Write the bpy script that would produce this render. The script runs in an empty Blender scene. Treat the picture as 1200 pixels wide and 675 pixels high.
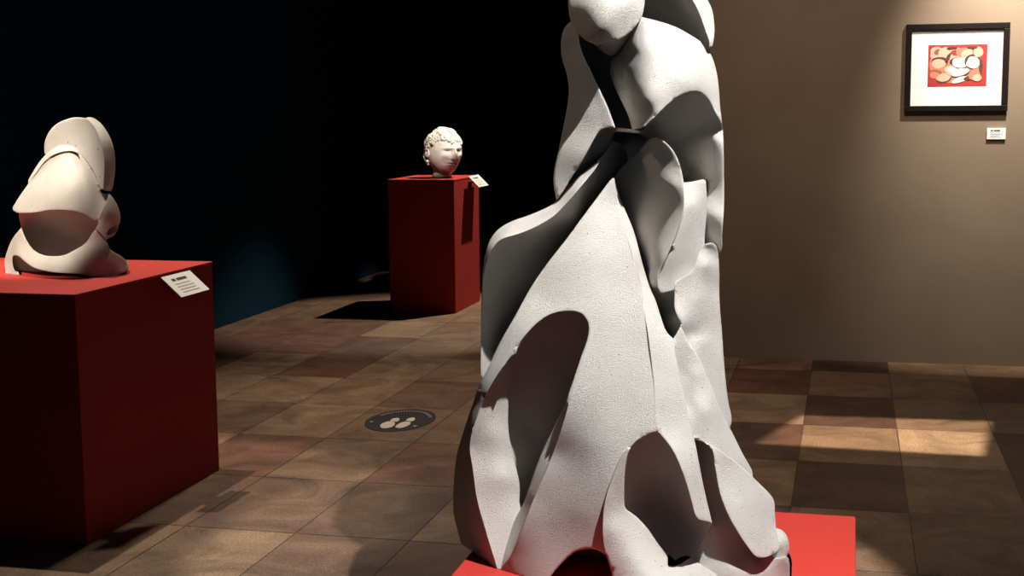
import bpy, bmesh, math, random
import numpy as np
from mathutils import Vector, Matrix
from mathutils.geometry import delaunay_2d_cdt

C = bpy.context.scene
random.seed(7)
rng = np.random.default_rng(7)

# ------------------------------------------------------------------ camera
F_PX, PITCH, YAW, ROLL, EYE = 1633.8, 0.12615, 0.23761, 0.00905, 1.55
Fw = np.array([-math.sin(YAW)*math.cos(PITCH), math.cos(YAW)*math.cos(PITCH), -math.sin(PITCH)])
r0 = np.array([math.cos(YAW), math.sin(YAW), 0.0]); d0 = np.cross(Fw, r0)
cR = math.cos(ROLL)*r0+math.sin(ROLL)*d0
cD = -math.sin(ROLL)*r0+math.cos(ROLL)*d0
cam = bpy.data.objects.new('camera', bpy.data.cameras.new('camera'))
C.collection.objects.link(cam)
M = Matrix(((cR[0], -cD[0], -Fw[0], 0), (cR[1], -cD[1], -Fw[1], 0), (cR[2], -cD[2], -Fw[2], EYE), (0, 0, 0, 1)))
cam.matrix_world = M
cam.data.sensor_width = 36.0
cam.data.lens = 36.0*F_PX/1200
cam.data.clip_start = 0.05
C.camera = cam

def ray(x, y):
    return (x-600)/F_PX*cR+(y-337.5)/F_PX*cD+Fw
def at_z(x, y, z=0.0):
    v = ray(x, y); v = v*((z-EYE)/v[2]); return (v[0], v[1], z)
def at_y(x, y, Y):
    v = ray(x, y); v = v*(Y/v[1]); return (v[0], Y, v[2]+EYE)

# ------------------------------------------------------------------ world and lights
w = bpy.data.worlds.new('World'); C.world = w; w.use_nodes = True
w.node_tree.nodes['Background'].inputs[0].default_value = (0.35, 0.7, 1.0, 1)
w.node_tree.nodes['Background'].inputs[1].default_value = 0.05
C.view_settings.view_transform = 'Standard'; C.view_settings.look = 'None'
C.view_settings.gamma = 1.0; C.view_settings.use_curve_mapping = False
C.view_settings.exposure = 0.0

def spot(name, loc, target, watts, deg, blend=0.3, col=(1, 0.93, 0.84), rad=0.03):
    l = bpy.data.lights.new(name, 'SPOT'); l.energy = watts; l.spot_size = math.radians(deg)
    l.spot_blend = blend; l.color = col; l.shadow_soft_size = rad
    o = bpy.data.objects.new(name, l); C.collection.objects.link(o)
    o.location = loc
    o.rotation_euler = (Vector(target)-Vector(loc)).to_track_quat('-Z', 'Y').to_euler()
    return o
KEY = spot('key_spotlight', (0.85, 2.0, 4.4), (-0.42, 3.7, 1.22), 1800, 26, 0.2, (1, 0.98, 0.96))
LFT = spot('left_spotlight', (-2.1, 2.3, 4.4), (-0.55, 3.8, 1.6), 75, 23, 0.5, (1, 0.80, 0.62))
PIC = spot('picture_spotlight', (1.02, 7.85, 3.3), (0.98, 8.74, 2.02), 620, 58, 1.0, (1, 0.92, 0.8), 0.06)
WSH = spot('wall_wash_spotlight', (0.1, 5.6, 4.5), (0.2, 8.74, 1.9), 330, 60, 1.0, (1, 0.76, 0.58), 0.15)
PE1 = spot('pedestal_spotlight', (-3.3, 5.45, 4.4), (-2.9, 4.95, 0.6), 500, 33, 0.35, (1, 0.9, 0.75))
PE1F = spot('small_sculpture_spotlight', (-2.45, 2.9, 3.9), (-3.2, 4.95, 1.27), 1000, 13.5, 0.8, (1, 0.92, 0.82))
PE2 = spot('bust_spotlight', (-1.95, 11.7, 4.4), (-2.9, 10.3, 0.6), 1050, 38, 0.5, (1, 0.86, 0.7))
PE2F = spot('bust_front_spotlight', (-2.1, 8.7, 2.7), (-3.15, 10.62, 1.26), 420, 9, 0.5, (1, 0.92, 0.84))
PE3 = spot('aisle_spotlight', (-2.7, 7.7, 4.6), (-2.0, 6.5, 0.0), 620, 66, 1.0, (1, 0.82, 0.64), 0.12)
RFL = spot('floor_spotlight', (1.2, 5.4, 4.5), (1.2, 6.2, 0.0), 80, 66, 1.0, (1, 0.80, 0.60), 0.2)

# ------------------------------------------------------------------ helpers
def mat(name, col, rough=0.7, bump=None, noise=None, metallic=0.0, spec=0.5):
    m = bpy.data.materials.new(name); m.use_nodes = True
    nt = m.node_tree; b = nt.nodes['Principled BSDF']
    b.inputs['Base Color'].default_value = (*col, 1); b.inputs['Roughness'].default_value = rough
    b.inputs['Metallic'].default_value = metallic
    b.inputs['Specular IOR Level'].default_value = spec
    tc = nt.nodes.new('ShaderNodeTexCoord')
    if noise:
        sc, col2, lo, hi = noise
        n = nt.nodes.new('ShaderNodeTexNoise'); n.inputs['Scale'].default_value = sc; n.inputs['Detail'].default_value = 6
        r = nt.nodes.new('ShaderNodeValToRGB'); r.color_ramp.elements[0].position = lo; r.color_ramp.elements[1].position = hi
        r.color_ramp.elements[0].color = (*col, 1); r.color_ramp.elements[1].color = (*col2, 1)
        nt.links.new(tc.outputs['Object'], n.inputs['Vector']); nt.links.new(n.outputs['Fac'], r.inputs[0])
        nt.links.new(r.outputs[0], b.inputs['Base Color'])
    if bump:
        sc, st, dist = bump
        n = nt.nodes.new('ShaderNodeTexNoise'); n.inputs['Scale'].default_value = sc; n.inputs['Detail'].default_value = 4
        bp = nt.nodes.new('ShaderNodeBump'); bp.inputs['Strength'].default_value = st; bp.inputs['Distance'].default_value = dist
        nt.links.new(tc.outputs['Object'], n.inputs['Vector']); nt.links.new(n.outputs['Fac'], bp.inputs['Height'])
        nt.links.new(bp.outputs[0], b.inputs['Normal'])
    return m

def stone_mat(name, col, col2, pit_scale, grain_scale, pit_col):
    m = bpy.data.materials.new(name); m.use_nodes = True
    nt = m.node_tree; N = nt.nodes.new; L = nt.links.new; b = nt.nodes['Principled BSDF']
    b.inputs['Roughness'].default_value = 0.85; b.inputs['Specular IOR Level'].default_value = 0.2
    tc = N('ShaderNodeTexCoord')
    n1 = N('ShaderNodeTexNoise'); n1.inputs['Scale'].default_value = 7; n1.inputs['Detail'].default_value = 5
    L(tc.outputs['Object'], n1.inputs['Vector'])
    r1 = N('ShaderNodeValToRGB'); r1.color_ramp.elements[0].color = (*col, 1); r1.color_ramp.elements[1].color = (*col2, 1)
    r1.color_ramp.elements[0].position = .35; r1.color_ramp.elements[1].position = .7
    L(n1.outputs['Fac'], r1.inputs[0])
    # pits: sparse small voronoi cells
    v = N('ShaderNodeTexVoronoi'); v.inputs['Scale'].default_value = pit_scale; L(tc.outputs['Object'], v.inputs['Vector'])
    sep = N('ShaderNodeSeparateColor'); L(v.outputs['Color'], sep.inputs[0])
    thr = N('ShaderNodeMath'); thr.operation = 'MULTIPLY_ADD'; thr.inputs[1].default_value = 1.6; thr.inputs[2].default_value = -1.38
    L(sep.outputs[0], thr.inputs[0])
    pit = N('ShaderNodeMath'); pit.operation = 'LESS_THAN'; L(v.outputs['Distance'], pit.inputs[0]); L(thr.outputs[0], pit.inputs[1])
    mx = N('ShaderNodeMix'); mx.data_type = 'RGBA'
    L(pit.outputs[0], mx.inputs['Factor']); L(r1.outputs[0], mx.inputs['A']); mx.inputs['B'].default_value = (*pit_col, 1)
    L(mx.outputs['Result'], b.inputs['Base Color'])
    n2 = N('ShaderNodeTexNoise'); n2.inputs['Scale'].default_value = grain_scale; n2.inputs['Detail'].default_value = 6; n2.inputs['Roughness'].default_value = .8
    L(tc.outputs['Object'], n2.inputs['Vector'])
    sub = N('ShaderNodeMath'); sub.operation = 'SUBTRACT'; L(n2.outputs['Fac'], sub.inputs[0]); L(pit.outputs[0], sub.inputs[1])
    bp = N('ShaderNodeBump'); bp.inputs['Strength'].default_value = 1.0; bp.inputs['Distance'].default_value = 0.006
    L(sub.outputs[0], bp.inputs['Height']); L(bp.outputs[0], b.inputs['Normal'])
    return m

MT = dict(
    plaster=stone_mat('cast_stone', (.62, .595, .56), (.54, .505, .47), 120, 280, (.22, .18, .15)),
    marble=stone_mat('pale_marble', (.76, .70, .61), (.66, .58, .49), 60, 260, (.4, .33, .26)),
    bust=stone_mat('bust_marble', (.80, .74, .66), (.68, .60, .52), 30, 120, (.5, .42, .36)),
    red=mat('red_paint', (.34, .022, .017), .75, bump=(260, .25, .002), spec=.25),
    red_lit=mat('red_paint_lit', (.42, .032, .023), .7, bump=(200, .1, .001), spec=.25),  # same red as the sides, colour lightened for the light falling on tops
    black=mat('matt_black', (.006, .007, .009), .6),
    navy=mat('black_wall_paint', (.005, .024, .042), .9, spec=.05),
    taupe=mat('taupe_wall_paint', (.235, .185, .135), .9, bump=(300, .3, .002), noise=(2.2, (.205, .155, .112), .35, .7), spec=.1),
    frame=mat('dark_frame_wood', (.006, .003, .003), .6, spec=.15),
    mount=mat('mount_board', (.80, .80, .76), .9),
    card=mat('white_card', (.72, .71, .68), .8),
    ink=mat('black_ink', (.03, .03, .035), .8),
    grey=mat('grey_ink', (.34, .33, .32), .8),
    shoe=mat('white_print', (.60, .54, .50), .7),
)

def tag(o, label, cat, group=None, kind=None):
    if label: o['label'] = label
    if cat: o['category'] = cat
    if group: o['group'] = group
    if kind: o['kind'] = kind
    return o
def empty(name, loc, rz=0.0):
    o = bpy.data.objects.new(name, None); C.collection.objects.link(o)
    o.location = loc; o.rotation_euler = (0, 0, rz); o.empty_display_size = .1
    return o
def link(name, bm, m, parent=None, smooth=False):
    me = bpy.data.meshes.new(name); bmesh.ops.recalc_face_normals(bm, faces=bm.faces); bm.to_mesh(me); bm.free()
    return linkme(name, me, m, parent, smooth)
def linkme(name, me, m, parent=None, smooth=False):
    for x in (m if isinstance(m, (list, tuple)) else [m]): me.materials.append(x)
    if smooth:
        for p in me.polygons: p.use_smooth = True
    o = bpy.data.objects.new(name, me); C.collection.objects.link(o)
    if parent: o.parent = parent
    return o
def box(bm, x0, x1, y0, y1, z0, z1, mi=0, bev=0.0):
    vs = [bm.verts.new(p) for p in ((x0,y0,z0),(x1,y0,z0),(x1,y1,z0),(x0,y1,z0),(x0,y0,z1),(x1,y0,z1),(x1,y1,z1),(x0,y1,z1))]
    fs = [bm.faces.new([vs[i] for i in f]) for f in ((0,3,2,1),(4,5,6,7),(0,1,5,4),(1,2,6,5),(2,3,7,6),(3,0,4,7))]
    for f in fs: f.material_index = mi
    if bev:
        es = list({e for f in fs for e in f.edges})
        bmesh.ops.bevel(bm, geom=es, offset=bev, segments=2, affect='EDGES', profile=.5)
def prism(bm, pts, z0, z1, mi=0):
    """closed outline pts (x, y) extruded from z0 to z1"""
    a = [bm.verts.new((x, y, z0)) for x, y in pts]; b = [bm.verts.new((x, y, z1)) for x, y in pts]
    fs = [bm.faces.new(a[::-1]), bm.faces.new(b)]
    n = len(pts)
    for i in range(n): fs.append(bm.faces.new((a[i], a[(i+1) % n], b[(i+1) % n], b[i])))
    for f in fs: f.material_index = mi

def structure(name, bm, m):
    o = link(name, bm, m); o['kind'] = 'structure'; return o

# ------------------------------------------------------------------ the room
WALL_Y, WALL_END, SIDE_X, BACK_Y, CEIL = 8.74, -1.15, -4.45, 16.5, 4.8
TX, TY, OX, OY = .445, .733, .25, 5.43
def floor_material():
    m = bpy.data.materials.new('mixed_brown_stone_tiles'); m.use_nodes = True
    nt = m.node_tree; N = nt.nodes.new; L = nt.links.new; b = nt.nodes['Principled BSDF']
    b.inputs['Roughness'].default_value = .55; b.inputs['Specular IOR Level'].default_value = .3
    a = N('ShaderNodeAttribute'); a.attribute_name = 'tile'
    tc = N('ShaderNodeTexCoord')
    n = N('ShaderNodeTexNoise'); n.inputs['Scale'].default_value = 3.2; n.inputs['Detail'].default_value = 8; n.inputs['Roughness'].default_value = .65; n.inputs['Distortion'].default_value = 1.2
    L(tc.outputs['Object'], n.inputs['Vector'])
    r = N('ShaderNodeValToRGB'); r.color_ramp.elements[0].position = .3; r.color_ramp.elements[1].position = .72
    r.color_ramp.elements[0].color = (.42, .36, .33, 1); r.color_ramp.elements[1].color = (1.35, 1.3, 1.2, 1)
    L(n.outputs['Fac'], r.inputs[0])
    mx = N('ShaderNodeMix'); mx.data_type = 'RGBA'; mx.blend_type = 'MULTIPLY'; mx.inputs['Factor'].default_value = .9
    L(a.outputs['Color'], mx.inputs['A']); L(r.outputs[0], mx.inputs['B'])
    n3 = N('ShaderNodeTexNoise'); n3.inputs['Scale'].default_value = 110; n3.inputs['Detail'].default_value = 3
    L(tc.outputs['Object'], n3.inputs['Vector'])
    r3 = N('ShaderNodeValToRGB'); r3.color_ramp.elements[0].position = .3; r3.color_ramp.elements[1].position = .7
    r3.color_ramp.elements[0].color = (.62, .6, .58, 1); r3.color_ramp.elements[1].color = (1.3, 1.3, 1.3, 1)
    L(n3.outputs['Fac'], r3.inputs[0])
    m2 = N('ShaderNodeMix'); m2.data_type = 'RGBA'; m2.blend_type = 'MULTIPLY'; m2.inputs['Factor'].default_value = 1
    L(mx.outputs['Result'], m2.inputs['A']); L(r3.outputs[0], m2.inputs['B'])
    L(m2.outputs['Result'], b.inputs['Base Color'])
    bp = N('ShaderNodeBump'); bp.inputs['Strength'].default_value = .2; bp.inputs['Distance'].default_value = .002
    L(n3.outputs['Fac'], bp.inputs['Height']); L(bp.outputs[0], b.inputs['Normal'])
    return m
DARK, RED, MID, LIGHT = (.085, .045, .033), (.125, .058, .04), (.20, .13, .085), (.29, .20, .135)
TILES = {}   # (column, row) counted from the seam at (OX, OY); row 0 starts at OY
def set_tiles(c, rows):
    for r_, col in rows: TILES[(c, r_)] = col
# column -1 spans X -.195..0.25, column -2 ends at -.195
set_tiles(-2, [(4, MID), (3, RED), (2, LIGHT), (1, DARK), (0, MID), (-1, DARK), (-2, MID)])
set_tiles(-1, [(4, DARK), (3, MID), (2, DARK), (1, MID), (0, DARK), (-1, MID), (-2, MID)])
set_tiles(0, [(4, MID), (3, MID), (2, MID), (1, LIGHT), (0, MID), (-1, MID), (-2, DARK)])
set_tiles(1, [(4, MID), (3, DARK), (2, MID), (1, DARK), (0, RED), (-1, MID), (-2, MID)])
def build_floor():
    bm = bmesh.new(); lay = bm.loops.layers.float_color.new('tile')
    g = .0025
    box_faces = []
    for i in range(-12, 8):
        for j in range(-9, 16):
            x0, y0 = OX+i*TX, OY+j*TY
            vs = [bm.verts.new(p) for p in ((x0+g, y0+g, 0), (x0+TX-g, y0+g, 0), (x0+TX-g, y0+TY-g, 0), (x0+g, y0+TY-g, 0))]
            f = bm.faces.new(vs)
            base = TILES.get((i, j))
            if base is None:
                if i < -2: base = random.choices(((.15, .095, .065), (.165, .085, .058), (.20, .135, .09), (.245, .17, .115)), (.2, .2, .36, .24))[0]
                else: base = random.choices((DARK, RED, MID, LIGHT), (.16, .22, .38, .24))[0]
            k = random.uniform(.88, 1.12)
            for l in f.loops: l[lay] = (base[0]*k, base[1]*k, base[2]*k, 1)
    x0, x1, y0, y1 = OX-12*TX, OX+8*TX, OY-9*TY, OY+16*TY
    vs = [bm.verts.new(p) for p in ((x0, y0, -.0015), (x1, y0, -.0015), (x1, y1, -.0015), (x0, y1, -.0015))]
    f = bm.faces.new(vs)
    for l in f.loops: l[lay] = (.06, .042, .03, 1)
    box(bm, x0, x1, y0, y1, -.12, -.004)
    structure('floor', bm, floor_material())
build_floor()
bm = bmesh.new(); box(bm, WALL_END, 3.8, WALL_Y, WALL_Y+.25, 0, CEIL); structure('wall_right', bm, MT['taupe'])
bm = bmesh.new(); box(bm, SIDE_X-.2, SIDE_X, -1.1, BACK_Y, 0, CEIL); structure('wall_left', bm, MT['navy'])
bm = bmesh.new(); box(bm, SIDE_X-.2, 3.8, BACK_Y, BACK_Y+.2, 0, CEIL); structure('wall_back', bm, MT['navy'])
bm = bmesh.new(); box(bm, SIDE_X-.2, 3.8, -1.1, BACK_Y+.2, CEIL, CEIL+.15); structure('ceiling', bm, MT['navy'])

# ------------------------------------------------------------------ carved relief bodies
def catmull(pts, step, closed=True, sharp=()):
    """pts (x, y) -> dense polyline; indices in sharp stay corners"""
    n = len(pts); out = []
    P = [np.array(p[:2], float) for p in pts]
    for i in range(n):
        p1, p2 = P[i], P[(i+1) % n]
        pa = P[(i-1) % n] if i not in sharp else p1*2-p2
        pb = P[(i+2) % n] if (i+1) % n not in sharp else p2*2-p1
        k = max(1, int(round(np.linalg.norm(p2-p1)/step)))
        for s in range(k):
            t = s/k
            # centripetal-ish: limited tangents
            L_ = np.linalg.norm(p2-p1)
            m1 = (p2-pa); m1 = m1/(np.linalg.norm(m1)+1e-9)*L_
            m2 = (pb-p1); m2 = m2/(np.linalg.norm(m2)+1e-9)*L_
            out.append(tuple((2*t**3-3*t**2+1)*p1+(t**3-2*t**2+t)*m1+(-2*t**3+3*t**2)*p2+(t**3-t**2)*m2))
    return out
def corners(pts, deg=52):
    s = []
    n = len(pts)
    for i in range(n):
        a = np.subtract(pts[i], pts[i-1]); b = np.subtract(pts[(i+1) % n], pts[i])
        c = np.dot(a, b)/(np.linalg.norm(a)*np.linalg.norm(b)+1e-9)
        if c < math.cos(math.radians(deg)): s.append(i)
    return set(s)
def tps(ctrl, lam):
    P = np.array([c[:2] for c in ctrl], float)/100; v = np.array([c[2] for c in ctrl], float); n = len(P)
    def U(r2): return 0.5*r2*np.log(r2+1e-12)
    K = U(((P[:, None]-P[None])**2).sum(-1))+lam*np.eye(n)
    A = np.zeros((n+3, n+3)); A[:n, :n] = K; A[:n, n] = 1; A[:n, n+1:] = P; A[n, :n] = 1; A[n+1:, :n] = P.T
    s = np.linalg.lstsq(A, np.r_[v, 0, 0, 0], rcond=None)[0]
    lo, hi = v.min()-.02, v.max()+.02
    def f(Q):
        Q = np.asarray(Q, float)/100
        k = U(((Q[:, None]-P[None])**2).sum(-1))
        return np.clip(k@s[:n]+s[n]+Q@s[n+1:], lo, hi)
    return f
def inside(poly, Q):
    poly = np.asarray(poly); x, y = Q[:, 0], Q[:, 1]; c = np.zeros(len(Q), bool); n = len(poly); j = n-1
    for i in range(n):
        xi, yi = poly[i]; xj, yj = poly[j]
        m = ((yi > y) != (yj > y)) & (x < (xj-xi)*(y-yi)/(yj-yi+1e-12)+xi)
        c ^= m; j = i
    return c
def segdist(Q, A, B, near=None):
    out = np.full(len(Q), 1e9)
    AB = B-A; l2 = (AB**2).sum(1)+1e-12
    for s in range(0, len(Q), 2000):
        q = Q[s:s+2000]
        t = np.clip(((q[:, None]-A[None])*AB[None]).sum(-1)/l2, 0, 1)
        dd = np.sqrt(((q[:, None]-(A[None]+t[..., None]*AB[None]))**2).sum(-1))
        out[s:s+2000] = dd.min(1)
        if near is not None: near[s:s+2000] = dd.argmin(1)
    return out

def carve(name, regions, Y0, material, step, zmin, back, back_r, parent=None, soft=3.0, rim=.0055, flat=-.04):
    """One continuous closed stone body. regions: (outline, control points (x, y, forward)), the
    later ones standing in front of the earlier ones; outside their union there is air."""
    polys, funcs = [], []
    for r in regions:
        outl, ctrl = r[0], r[1]
        sh = corners(outl) if len(r) < 3 else r[2]
        polys.append(catmull(outl, step, sharp=sh)); funcs.append(tps(ctrl, 1e-4))
    verts, edges = [], []
    for i in range(len(polys)-2, -1, -1):              # outlines that nearly touch share one edge
        T = np.array([q for p in polys[i+1:] for q in p]); p = []
        for q in polys[i]:
            dd = ((T-np.array(q))**2).sum(1); k = int(dd.argmin())
            if dd[k] < (step*1.4)**2: q = tuple(T[k])
            if not p or q != p[-1]: p.append(q)
        if p[0] == p[-1]: p.pop()
        polys[i] = p
    for p in polys:
        b = len(verts); verts += [Vector(q) for q in p]; n = len(p)
        edges += [(b+i, b+(i+1) % n) for i in range(n)]
    V = np.array([tuple(v) for v in verts]); E = np.array(edges)
    x0, y0 = V.min(0); x1, y1 = V.max(0)
    g = []
    k = 0; y = y0
    while y < y1:
        x = x0+(k % 2)*step*.5
        while x < x1: g.append((x, y)); x += step
        y += step*.866; k += 1
    g = np.array(g)
    ins = np.zeros(len(g), bool)
    for p in polys: ins |= inside(p, g)
    g = g[ins]
    rows = []                                          # even rows of points beside every line
    for p in polys:
        q = np.array(p); tn = np.roll(q, -1, 0)-np.roll(q, 1, 0); tn /= np.linalg.norm(tn, axis=1)[:, None]+1e-9
        nn = np.stack([-tn[:, 1], tn[:, 0]], 1)
        for sg in (-1, 1):
            for o_ in (.22, .55, 1.0):
                rows.append(np.c_[q+nn*sg*o_*soft, np.full(len(q), o_*soft)])
    rows = np.concatenate(rows)
    ok = np.zeros(len(rows), bool)
    for p in polys: ok |= inside(p, rows[:, :2])
    ok &= segdist(rows[:, :2], V[E[:, 0]], V[E[:, 1]]) > rows[:, 2]*.9
    rows = rows[ok, :2]
    kept, cell = [], {}
    for q in rows:                                     # thin out points that nearly coincide
        k = (int(q[0]/.5), int(q[1]/.5))
        if any(((q-r_)**2).sum() < .25 for i_ in (-1, 0, 1) for j_ in (-1, 0, 1) for r_ in cell.get((k[0]+i_, k[1]+j_), ())): continue
        cell.setdefault(k, []).append(q); kept.append(q)
    g = g[segdist(g, V[E[:, 0]], V[E[:, 1]]) > soft+step*.4]
    g = np.concatenate([g, np.array(kept)])
    verts += [Vector(q) for q in g]
    cv, ce, cf, *_ = delaunay_2d_cdt(verts, edges, [], 0, 0.05)
    P = np.array([tuple(v) for v in cv]); Ft = np.array([tuple(f) for f in cf])
    cen = P[Ft].mean(1)
    reg = np.full(len(Ft), -1)
    for i, p in enumerate(polys): reg[inside(p, cen)] = i
    keep = reg >= 0; Ft = Ft[keep]; reg = reg[keep]
    # slivers left between two outlines go to the neighbour they share most edge with
    for _pass in range(3):
        em = {}
        for fi, f in enumerate(Ft):
            for a, b in ((f[0], f[1]), (f[1], f[2]), (f[2], f[0])): em.setdefault((min(a, b), max(a, b)), []).append(fi)
        nb = [[] for _ in Ft]
        for (a, b), fs in em.items():
            if len(fs) == 2:
                l_ = float(np.linalg.norm(P[a]-P[b])); nb[fs[0]].append((fs[1], l_)); nb[fs[1]].append((fs[0], l_))
        T3 = P[Ft]; u1, u2 = T3[:, 1]-T3[:, 0], T3[:, 2]-T3[:, 0]
        area = np.abs(u1[:, 0]*u2[:, 1]-u1[:, 1]*u2[:, 0])/2
        seen = np.zeros(len(Ft), bool); changed = 0
        for s0 in range(len(Ft)):
            if seen[s0]: continue
            comp, st, bd, ar = [], [s0], {}, 0.0; seen[s0] = True
            while st:
                f = st.pop(); comp.append(f); ar += area[f]
                for g2, l_ in nb[f]:
                    if reg[g2] == reg[f]:
                        if not seen[g2]: seen[g2] = True; st.append(g2)
                    else: bd[int(reg[g2])] = bd.get(int(reg[g2]), 0)+l_
            if ar < 8*step*step and bd:
                reg[comp] = max(bd, key=bd.get); changed += 1
        if not changed: break
    # even out the drawn lines between regions
    bnd = {}
    em = {}
    for fi, f in enumerate(Ft):
        for a, b in ((f[0], f[1]), (f[1], f[2]), (f[2], f[0])): em.setdefault((min(a, b), max(a, b)), []).append(fi)
    for (a, b), fs in em.items():
        if len(fs) == 1 or reg[fs[0]] != reg[fs[1]]:
            bnd.setdefault(int(a), []).append(int(b)); bnd.setdefault(int(b), []).append(int(a))
    mv = [v for v, n in bnd.items() if len(n) == 2]
    n1 = [bnd[v][0] for v in mv]; n2 = [bnd[v][1] for v in mv]
    for _pass in range(4): P[mv] = .5*P[mv]+.25*(P[n1]+P[n2])
    # a depth for every vertex in every region it touches
    vr = {}
    for f, r in zip(Ft, reg):
        for v in f: vr.setdefault(int(v), set()).add(int(r))
    D = {}
    for r in range(len(polys)):
        ids = [v for v, s in vr.items() if r in s]
        if ids:
            for v, d in zip(ids, funcs[r](P[ids])): D[(v, r)] = float(d)
    # edges between regions
    ef = {}
    for fi, f in enumerate(Ft):
        for a, b in ((f[0], f[1]), (f[1], f[2]), (f[2], f[0])):
            ef.setdefault((min(a, b), max(a, b)), []).append((fi, a, b))
    JOIN, JOIN2 = .012, .045
    for v, s in vr.items():                            # ease small steps out before joining
        if len(s) == 2:
            a, b = s; m = (D[(v, a)]+D[(v, b)])/2; h = abs(D[(v, a)]-D[(v, b)])
            if JOIN <= h < JOIN2:
                k = (h-JOIN)/(JOIN2-JOIN); k = k*k*(3-2*k)
                for r in s: D[(v, r)] = m+(D[(v, r)]-m)*k
    # join regions whose depths nearly meet
    canon = {}
    for v, s in vr.items():
        s = sorted(s, key=lambda r: D[(v, r)])
        grp = [[s[0]]]
        for r in s[1:]:
            if D[(v, r)]-D[(v, grp[-1][-1])] < JOIN: grp[-1].append(r)
            else: grp.append([r])
        for gidx, gr in enumerate(grp):
            m = sum(D[(v, r)] for r in gr)/len(gr)
            for r in gr: canon[(v, r)] = (v, gidx); D[(v, r)] = m
    # round the front lip of every step
    steps = {r: [] for r in range(len(polys))}
    sil = []
    for (a, b), fs in ef.items():
        if len(fs) == 1:
            sil.append((a, b)); steps[int(reg[fs[0][0]])].append((a, b, 1.0))
        else:
            ra, rb = int(reg[fs[0][0]]), int(reg[fs[1][0]])
            if ra != rb:
                da = D[(a, ra)]+D[(b, ra)]-D[(a, rb)]-D[(b, rb)]
                k = min(1, max(0, (abs(da)/2-.03)/.05))
                if k > 0: steps[ra if da > 0 else rb].append((a, b, k))
    newD = dict(D)
    for r, es in steps.items():
        if not es: continue
        ids = [v for v, s in vr.items() if r in s]
        ws = [e[2] for e in es]; es = np.array([e[:2] for e in es]); near = np.zeros(len(ids), int)
        dist = segdist(P[ids], P[es[:, 0]], P[es[:, 1]], near)
        for v, t, e_ in zip(ids, dist, near):
            if t < soft: newD[(v, r)] = D[(v, r)]-rim*ws[e_]*(1-math.sqrt(max(0, 1-(1-t/soft)**2)))
    D = newD
    # vertices
    idx, out = {}, []
    acc = {}
    for k_, c in canon.items(): acc.setdefault(c, []).append(D[k_])
    def pt(p, d):
        q = at_y(p[0], p[1], Y0-d); return (q[0], q[1], max(q[2], zmin))
    for c, ds in acc.items():
        idx[c] = len(out); out.append(pt(P[c[0]], sum(ds)/len(ds)))
    faces = []
    for f, r in zip(Ft, reg): faces.append(tuple(idx[canon[(int(v), int(r))]] for v in f))
    # the back: bulging away from the outline
    silE = np.array(sil); allv = sorted(vr)
    dist = segdist(P[allv], P[silE[:, 0]], P[silE[:, 1]])
    bi = {}
    dmin = np.array([min(D[(v, r)] for r in vr[v]) for v in allv]); low = {}
    PA = P[allv]
    for s0 in range(0, len(allv), 1500):               # keep a wall of stone behind every hollow
        dd = ((PA[s0:s0+1500, None]-PA[None, ::14])**2).sum(-1)
        m_ = np.where(dd < (back_r*.35)**2, dmin[None, ::14], 9).min(1)
        for v, x in zip(allv[s0:s0+1500], np.minimum(m_, dmin[s0:s0+1500])): low[v] = x
    for v, t in zip(allv, dist):
        u = min(t/back_r, 1); bi[v] = len(out)
        d = min(flat, low[v]-.04)-back*math.sqrt(1-(1-u)**2)
        out.append(pt(P[v], d))
    for f in Ft: faces.append((bi[int(f[0])], bi[int(f[2])], bi[int(f[1])]))
    # walls
    def quad(a1, b1, a2, b2):
        f = [a1, b1, b2, a2]; g_ = []
        for v in f:
            if v not in g_: g_.append(v)
        if len(g_) >= 3: faces.append(tuple(g_))
    for (a, b), fs in ef.items():
        if len(fs) == 1:
            fi, p, q = fs[0]; r = int(reg[fi])
            quad(idx[canon[(int(q), r)]], idx[canon[(int(p), r)]], bi[int(q)], bi[int(p)])
        else:
            (f1, p, q), (f2, *_x) = fs; r1, r2 = int(reg[f1]), int(reg[f2])
            if r1 != r2:
                quad(idx[canon[(int(q), r1)]], idx[canon[(int(p), r1)]], idx[canon[(int(q), r2)]], idx[canon[(int(p), r2)]])
    me = bpy.data.meshes.new(name); me.from_pydata(out, [], faces); me.validate(); me.update()
    bm = bmesh.new(); bm.from_mesh(me); bmesh.ops.recalc_face_normals(bm, faces=bm.faces); bm.to_mesh(me); bm.free()
    o = linkme(name, me, material, parent, smooth=True)
    me.set_sharp_from_angle(angle=math.radians(38))
    return o

SY = 3.78
BIG = []
def R(outl, ctrl): BIG.append((outl, ctrl))
# wing rising behind the head: hollow inner face, then its pale outer edge
R([(740,-50),(775,-42),(795,-28),(811,0),(818,13),(825.5,33),(832,51),(832,64),(822,70),(790,60),(740,60)],
  [(745,-40,-.02),(745,30,-.08),(785,0,-.10),(790,40,-.08),(811,0,-.02),(832,50,.02),(830,70,.0),(790,-30,-.03)])
R([(740,-60),(765,-58),(795,-46),(817,-24),(829,0),(834.6,11),(837.4,33),(835.5,53),(832.8,64),(832,51),(825.5,33),(818,13),(811,0),(795,-28),(775,-42),(745,-48)],
  [(740,-55,.10),(811,0,.11),(829,0,.05),(832,51,.10),(837,33,.05),(795,-28,.11),(817,-24,.05),(833,62,.08)])
# deep dark gap between the shoulders, and the hollow under the collar
R([(668,20),(760,20),(765,60),(760,110),(775,158),(765,175),(726,206),(700,200),(712,160),(690,110),(672,50)],
  [(680,40,-.12),(740,40,-.16),(700,90,-.20),(740,120,-.20),(720,150,-.14),(740,170,-.03),(715,195,.0),(765,160,-.02)])
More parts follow.
